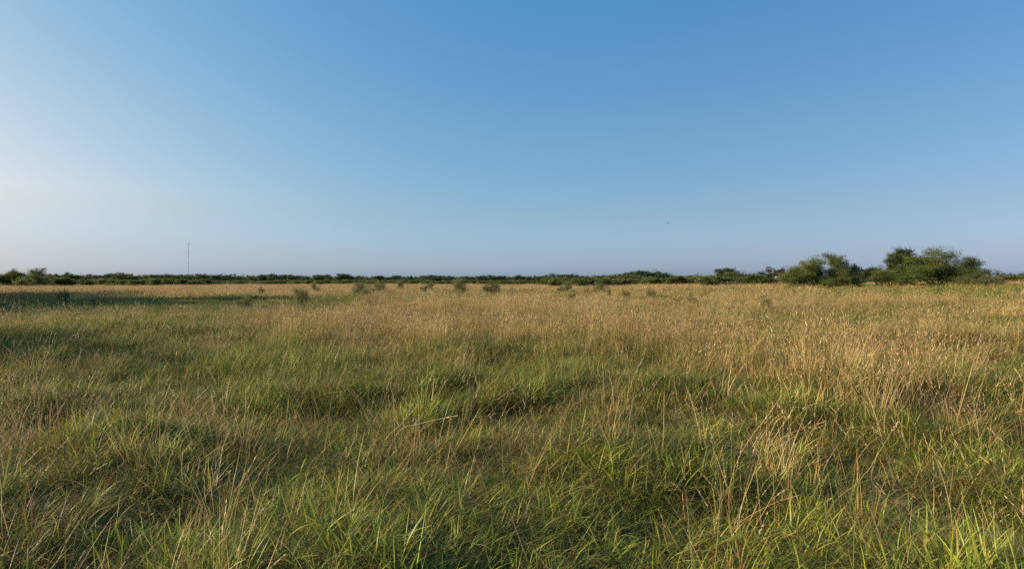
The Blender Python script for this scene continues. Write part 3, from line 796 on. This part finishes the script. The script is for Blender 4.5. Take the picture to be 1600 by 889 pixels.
def shed_low():
    d = 118.0; x = px_x(1358, d); z0 = gz(x, d); top = EYE + (HY - 435.4) / F * d; H = top - z0
    e = link("low_shed", None); e.location = (x, d, z0); tag(e, "low shed with a white metal roof glimpsed between the two mesquite clumps", "shed")
    mb = MB(); box(mb, 0, 0, (H - .45) / 2, 2.0, 2.2, H - .45, (.33, .24, .2)); link("wall", mb.mesh("wall", M_PAINT), e)
    mb = MB(); zr = H - .45
    v = []
    for yy in (-1.3, 1.3):
        v += [(-1.2, yy, zr), (0, yy, H), (1.2, yy, zr), (1.2, yy, zr + .06), (0, yy, H + .06), (-1.2, yy, zr + .06)]
    q = [(0, 1, 7, 6), (1, 2, 8, 7), (2, 3, 9, 8), (3, 4, 10, 9), (4, 5, 11, 10), (5, 0, 6, 11), (0, 5, 4, 1), (1, 4, 3, 2), (6, 7, 10, 11), (7, 8, 9, 10)]
    mb.add(v, q, (.5, .52, .54)); link("roof", mb.mesh("roof", M_PAINT), e)
shed_low()
def shed_small():
    d = 138.0; x = px_x(1214.5, d); z0 = gz(x, d); top = EYE + (HY - 431) / F * d; H = top - z0
    e = link("small_shed", None); e.location = (x, d, z0); e.rotation_euler = (0, 0, -.5)
    tag(e, "small pale blue white shed seen through the brown trees", "shed")
    mb = MB(); box(mb, 0, 0, (H - .3) / 2, .62, 1.1, H - .3, (.30, .38, .46)); link("wall", mb.mesh("wall", M_PAINT), e)
    mb = MB(); box(mb, 0, 0, H - .22, .75, 1.25, .12, (.42, .46, .5)); link("roof", mb.mesh("roof", M_PAINT), e)
    mb = MB(); box(mb, -.1, -.565, 1.0, .3, .03, 1.5, (.03, .03, .035)); link("door", mb.mesh("door", M_PAINT), e)
shed_small()

# ------------------------------------------------------------------ birds in flight
for (px, py, d, lab) in ((1043.5, 348.5, 150., "tiny dark bird flying over the right centre of the field"), (521, 358.8, 190., "tiny pale dark bird flying high left of centre")):
    p = px_pt(px, py, d)
    e = link("flying_bird", None); e.location = p; e.rotation_euler = (0, .25, .6); tag(e, lab, "bird", "birds in the sky")
    mb = MB(); tube(mb, [(0, -.17, 0), (0, -.12, .0), (0, 0, .0), (0, .1, .01), (0, .16, .03), (0, .2, .025)], [.012, .03, .045, .035, .03, .006], (.05, .045, .04), 8)
    t = [(0, -.12, 0), (-.035, -.25, 0), (.035, -.25, 0), (.005, -.12, 0)]; mb.add(t, [(0, 1, 2, 3)], (.05, .045, .04))
    link("body", mb.mesh("body", M_FEATHER), e)
    for s in (-1, 1):
        mb = MB()
        v = [(s * .02, .07, .02), (s * .02, -.07, .015), (s * .17, -.05, .10), (s * .18, .09, .11), (s * .36, -.06, .12), (s * .3, .05, .13)]
        vv = v + [(a, b, c + .012) for a, b, c in v]
        mb.add(vv, [(0, 1, 2, 3), (3, 2, 4, 5), (6, 9, 8, 7), (9, 11, 10, 8), (0, 3, 9, 6), (3, 5, 11, 9), (1, 7, 8, 2), (2, 8, 10, 4), (4, 10, 11, 5)], (.05, .045, .04))
        link("wing", mb.mesh("wing", M_FEATHER), e)

# ------------------------------------------------------------------ single stalks one can point to
def smooth_path(pts, n=18):
    pts = np.asarray(pts, float); k = len(pts)
    P = np.vstack([2 * pts[0] - pts[1], pts, 2 * pts[-1] - pts[-2]]); out = []
    for i in range(k - 1):
        p0, p1, p2, p3 = P[i:i + 4]
        m = max(2, n // (k - 1))
        for j in range(m):
            t = j / m
            out.append(.5 * (2 * p1 + (p2 - p0) * t + (2 * p0 - 5 * p1 + 4 * p2 - p3) * t * t + (3 * p1 - p0 - 3 * p2 + p3) * t ** 3))
    out.append(pts[-1]); return np.array(out)

def stalk(name, pix, label, stem_c, head=None, head_c=(.55, .42, .27), r=.0017, group=None, depth=None, star=False, canopy=.36, cat="grass stalk"):
    rng = np.random.default_rng(int(pix[0][0] * 7 + pix[0][1]))
    d = depth or (EYE - canopy) * F / (pix[0][1] - HY)
    P = [px_pt(a, b, d * (1 - .03 * i)) for i, (a, b) in enumerate(pix)]
    x, y = P[0][0], P[0][1]; dirn = P[0] - P[1]
    z0 = gz(x, y)
    if P[0][2] > z0 + .03:
        g = np.array([P[0][0] + dirn[0] * .6, P[0][1] + .02, z0 - .01]); P = [g] + P
    base = P[0].copy(); P = smooth_path([p - base for p in P], 20)
    e = link(name, None); e.location = base; tag(e, label, cat, group)
    mb = MB(); L_ = len(P)
    tube(mb, P, np.linspace(r * 1.3, r * .6, L_), np.linspace(0, 1, L_)[:, None] * (np.array(stem_c[1]) - stem_c[0])[None] + np.array(stem_c[0])[None], 5)
    link("stem", mb.mesh("stem", M_STEM), e)
    tip = P[-1]; dv = P[-1] - P[-3]; dv /= np.linalg.norm(dv)
    if head:
        mb = MB(); n = int(60 * head / .12); 
        t = np.sort(rng.random(n)); path_i = tip - dv * head * .55 + dv * head * t[:, None] * 1.0
        out = rng.normal(0, 1, (n, 3)); out /= np.linalg.norm(out, axis=1)[:, None]
        dd = dv * .85 + out * .4; dd /= np.linalg.norm(dd, axis=1)[:, None]
        sd = np.cross(dd, rng.normal(0, 1, (n, 3))); sd /= np.linalg.norm(sd, axis=1)[:, None]
        l = (.014 + .010 * rng.random(n))[:, None]; w = .0022 + .0008 * (d > 6) * 2
        v = np.stack([path_i, path_i + dd * l * .5 + sd * w, path_i + dd * l, path_i + dd * l * .5 - sd * w], 1)
        mb.add(v.reshape(-1, 3), np.arange(n * 4).reshape(n, 4), np.repeat(np.array(head_c)[None] * rng.uniform(.75, 1.2, (n, 1)), 4, axis=0))
        if star:
            for k in range(5):
                a = k * 2 * pi / 5 + .4; q = tip + np.array([cos(a) * .06, sin(a) * .06, .03 + .02 * (k % 2)])
                tube(mb, [tip, (tip + q) / 2 + np.array([0, 0, .012]), q], [.002, .0035, .0012], head_c, 4)
        link("seed_head", mb.mesh("seed_head", M_STEM), e)

RB = ((.30, .12, .06), (.50, .36, .22)); PALE = ((.30, .25, .12), (.55, .45, .28)); PINK = ((.34, .2, .12), (.5, .33, .22)); GRN = ((.12, .17, .05), (.35, .33, .14))
stalk("long_stem", [(1158, 880), (1145, 828), (1139, 782), (1149, 730), (1171, 688), (1201, 649), (1223, 616)], "long red brown stem curving up from the bottom edge right of centre", RB, r=.0014, depth=2.5)
stalk("long_stem", [(1138, 862), (1147, 828), (1175, 805), (1215, 785), (1250, 774)], "orange stem arching right from the long curved red brown one", ((.38, .17, .07), (.42, .28, .15)), r=.0011, depth=2.55)
stalk("seed_stalk", [(1340, 775), (1362, 730), (1385, 690), (1399, 668)], "pale seed stalk with a plump head leaning right, beside the orange blades", GRN, head=.09, head_c=(.62, .48, .34), r=.0018, depth=3.3)
stalk("seed_stalk", [(600, 693), (625, 664), (650, 636)], "pale forked looking stalk leaning right, longest of the left centre four", PALE, head=.16, r=.0022, group="four leaning stalks left of centre")
stalk("seed_stalk", [(619, 679), (660, 661), (706, 651)], "stalk lying lowest and most nearly flat of the left centre four", PALE, head=.12, r=.0022, group="four leaning stalks left of centre")
stalk("seed_stalk", [(588, 683), (606, 642), (624, 596)], "reddish stalk standing steepest of the left centre four", PINK, head=.18, head_c=(.42, .27, .17), r=.0022, group="four leaning stalks left of centre")
stalk("seed_stalk", [(582, 665), (594, 640), (604, 614)], "short dark red stalk, leftmost of the left centre four", PINK, head=.12, head_c=(.4, .2, .13), r=.002, group="four leaning stalks left of centre")
stalk("seed_stalk", [(0, 481), (5, 469), (11, 459)], "stalk with two pale heads cut by the left edge", PALE, head=.2, r=.0035)
stalk("seed_stalk", [(13, 489), (22, 480), (32, 472)], "stalk with a long leaning head near the left edge over the dark shadow", PALE, head=.22, r=.0035)
stalk("seed_stalk", [(88, 551), (105, 521), (122, 497), (131, 493)], "long slanting stalk nodding right over the near dark hollow", PALE, head=.14, r=.0028)
stalk("seed_stalk", [(101, 548), (108, 530), (115, 523), (119, 527)], "short hooked stalk under the long slanting one", PINK, head=.1, r=.0028)
stalk("seed_stalk", [(68, 584), (67, 566), (67, 547)], "upright stalk with a star shaped head at the left", PALE, head=.05, r=.0026, star=True)
stalk("seed_stalk", [(45, 552), (40, 530), (33, 511)], "stalk leaning left behind the star headed one", PALE, head=.08, r=.0028)
stalk("seed_stalk", [(46, 551), (33, 541), (23, 532), (21, 541)], "bent broken stalk tipping left near the left edge", PALE, head=.06, r=.0026)

def orange_tuft():
    d = 4.5; x = px_x(1326, d); e = link("orange_tuft", None); z = gz(x, d); e.location = (x, d, z)
    tag(e, "tuft of upright blades turning orange, right of centre", "grass tuft")
    rng = np.random.default_rng(5)
    for k in range(9):
        mb = MB(); h = rng.uniform(.5, .72)
        blades(mb, 1, .001, (h, h), (.008, .011), (.0, .28), (0, .3), 6, [((.16, .22, .04), 1)] if k % 3 else [((.5, .25, .06), 1)], rng, redtip=1.0)
        o = link("blade", mb.mesh("blade", M_GRASS), e); o.location = (rng.uniform(-.1, .1), rng.uniform(-.05, .05), 0)
orange_tuft()

# ------------------------------------------------------------------ yellow flowers
FLOWER = None
def flower(px, py, d, label, size, group):
    global FLOWER
    p = px_pt(px, py, d); z0 = gz(p[0], p[1]); h = max(.25, p[2] - z0)
    if FLOWER is None:
        rng = np.random.default_rng(3)
        ms = MB(); tube(ms, smooth_path([(0, 0, 0), (.02, 0, .5), (0, .02, 1)], 8), .01, (.1, .15, .04), 4)
        for k in range(6): tube(ms, [(0, 0, .3 + k * .1), (.1 * cos(k * 2.2), .1 * sin(k * 2.2), .38 + k * .1)], [.012, .004], (.1, .16, .04), 4)
        mh = MB()
        for k in range(12):
            a = k * 2 * pi / 12; r1 = .09
            c, s = cos(a), sin(a)
            mh.add([(0, 0, 0), (c * r1 * .5 - s * .02, s * r1 * .5 + c * .02, .015), (c * r1, s * r1, .0), (c * r1 * .5 + s * .02, s * r1 * .5 - c * .02, .015)], [(0, 1, 2, 3)], (.75, .5, .03))
        tube(mh, [(0, 0, -.012), (0, 0, .0), (0, 0, .02), (0, 0, .026)], [.01, .03, .028, .004], (.35, .2, .03), 8)
        FLOWER = (ms.mesh("flower_stem", M_STEM), mh.mesh("flower_head", M_PETAL))
    e = link("yellow_flower", None); e.location = (p[0], p[1], z0); e.rotation_euler = (0, 0, px * 1.7)
    tag(e, label, "flower", group)
    a = link("stem", FLOWER[0], e); a.scale = (h * .6, h * .6, h)
    b = link("bloom", FLOWER[1], e); b.location = (0, 0, h); b.scale = (size,) * 3; b.rotation_euler = (.9, 0, -e.rotation_euler[2])
for (px, py, lab) in ((1397, 445, "leftmost yellow flower by the dark broad leaved tree"), (1403, 444, "second yellow flower from the left by the dark broad leaved tree"),
                      (1422, 444.5, "yellow flower under the middle of the big mesquite clump"), (1433, 444, "left of two bright yellow flowers under the widest mesquite"),
                      (1437, 443.8, "right of two bright yellow flowers under the widest mesquite"), (1494, 445, "brightest yellow flower by the pale twiggy bush"),
                      (1497, 444.5, "small yellow flower touching the brightest one by the pale twiggy bush"), (1513, 445, "yellow flower right of the pale twiggy bush, left of a pair"),
                      (1518, 444.2, "yellow flower right of the pale twiggy bush, right of a pair")):
    flower(px, py, 58, lab, 1.5, "yellow flowers on the right rise")
random.seed(4)
for k in range(26):
    px = random.gauss(195, 30); py = 452 + random.uniform(0, 6)
    flower(px, py, random.uniform(62, 72) , "tiny yellow flower in the patch of flowers beyond the long shadow", 1.4, "yellow flowers beyond the shadow")
flower(3, 593, 7.5, "yellow flower at the left edge, higher one", .28, "two yellow flowers at the left edge")
flower(7, 596, 7.4, "yellow flower at the left edge, lower one", .28, "two yellow flowers at the left edge")

# ------------------------------------------------------------------ sky, sun, camera
w = bpy.data.worlds.new("World"); scene.world = w; w.use_nodes = True
nt = w.node_tree; bg = nt.nodes["Background"]
sky = nt.nodes.new("ShaderNodeTexSky"); sky.sky_type = 'NISHITA'; sky.sun_disc = False
sky.sun_elevation = radians(SUN_EL); sky.sun_rotation = radians(SUN_AZ)
sky.altitude = 100; sky.air_density = 1.0; sky.dust_density = 1.0; sky.ozone_density = 3.0
# evening haze: the clear sky model is tinted by height above the horizon and by the angle to the sun
def sky_nodes():
    N = nt.nodes.new; L = nt.links.new
    az_, el_ = radians(SUN_AZ), radians(SUN_EL)
    tc = N("ShaderNodeTexCoord")
    nrm = N("ShaderNodeVectorMath"); nrm.operation = 'NORMALIZE'; L(tc.outputs["Generated"], nrm.inputs[0])
    sep = N("ShaderNodeSeparateXYZ"); L(nrm.outputs[0], sep.inputs[0])
    def M(op, a, b=None, clamp=False):
        m = N("ShaderNodeMath"); m.operation = op; m.use_clamp = clamp
        for i, v in enumerate((a, b)):
            if v is None: continue
            if isinstance(v, (int, float)): m.inputs[i].default_value = v
            else: L(v, m.inputs[i])
        return m.outputs[0]
    dot = N("ShaderNodeVectorMath"); dot.operation = 'DOT_PRODUCT'; L(nrm.outputs[0], dot.inputs[0])
    dot.inputs[1].default_value = (sin(az_) * cos(el_), cos(az_) * cos(el_), sin(el_))
    dp = M('MAXIMUM', dot.outputs["Value"], 0.0); g = M('MULTIPLY', dp, dp)
    dn = M('MAXIMUM', M('MULTIPLY', dot.outputs["Value"], -1.0), 0.0)
    h = M('MULTIPLY', g, M('SUBTRACT', 1.0, M('MULTIPLY', M('MAXIMUM', sep.outputs[2], 0.0), 1 / .12), True))
    knots = (0.0, .04, .1, .22, .42)
    S = [[0.038, -0.016, 0.037, 0.057, -0.157, .95, -0.098, -1.67], [0.324, 0.148, 0.15, 0.3, 0.444, 0.05, -0.293, -0.856],
         [0.912, 0.544, 0.283, 0.348, 0.567, -0.449, -0.273, -0.471]]
    ramp = N("ShaderNodeValToRGB"); cr = ramp.color_ramp
    while len(cr.elements) < 5: cr.elements.new(.5)
    for i, k in enumerate(knots):
        cr.elements[i].position = k / .42
        cr.elements[i].color = tuple(math.exp(S[c][i]) / 4 for c in range(3)) + (1,)
    L(M('MULTIPLY', sep.outputs[2], 1 / .42, True), ramp.inputs[0])
    cmb = N("ShaderNodeCombineXYZ")
    for c in range(3):
        e = M('ADD', M('ADD', M('MULTIPLY', g, S[c][5]), M('MULTIPLY', dn, S[c][6])), M('MULTIPLY', h, S[c][7]))
        L(M('MULTIPLY', M('EXPONENT', e), 4.0), cmb.inputs[c])
    m1 = N("ShaderNodeVectorMath"); m1.operation = 'MULTIPLY'; L(sky.outputs[0], m1.inputs[0]); L(ramp.outputs[0], m1.inputs[1])
    m2 = N("ShaderNodeVectorMath"); m2.operation = 'MULTIPLY'; L(m1.outputs[0], m2.inputs[0]); L(cmb.outputs[0], m2.inputs[1])
    L(m2.outputs[0], bg.inputs[0])
sky_nodes(); bg.inputs[1].default_value = .08

sl = bpy.data.lights.new("sun", 'SUN'); sl.energy = 4.9; sl.angle = radians(.6); sl.color = (1.0, .83, .57)
so = link("sun", sl)
from mathutils import Vector
az = radians(SUN_AZ); el = radians(SUN_EL)
sd = Vector((sin(az) * cos(el), cos(az) * cos(el), sin(el)))
so.rotation_euler = sd.to_track_quat('Z', 'Y').to_euler(); so.location = sd * 50

cam = bpy.data.cameras.new("camera"); cam.lens = 22; cam.sensor_width = 36; cam.clip_start = .05; cam.clip_end = 20000
co = link("camera", cam); co.location = (0, 0, EYE)
co.rotation_euler = (radians(90) - math.atan((444.5 - HY) / F), 0, 0)
scene.camera = co

scene.render.engine = 'CYCLES'
cy = scene.cycles
cy.max_bounces = 6; cy.diffuse_bounces = 3; cy.glossy_bounces = 2; cy.transmission_bounces = 3; cy.transparent_max_bounces = 4
cy.caustics_reflective = False; cy.caustics_refractive = False
cy.use_adaptive_sampling = True; cy.adaptive_threshold = .015; cy.use_denoising = False
vs = scene.view_settings
vs.view_transform = 'Standard'; vs.look = 'None'; vs.exposure = 0.585; vs.gamma = 1.0
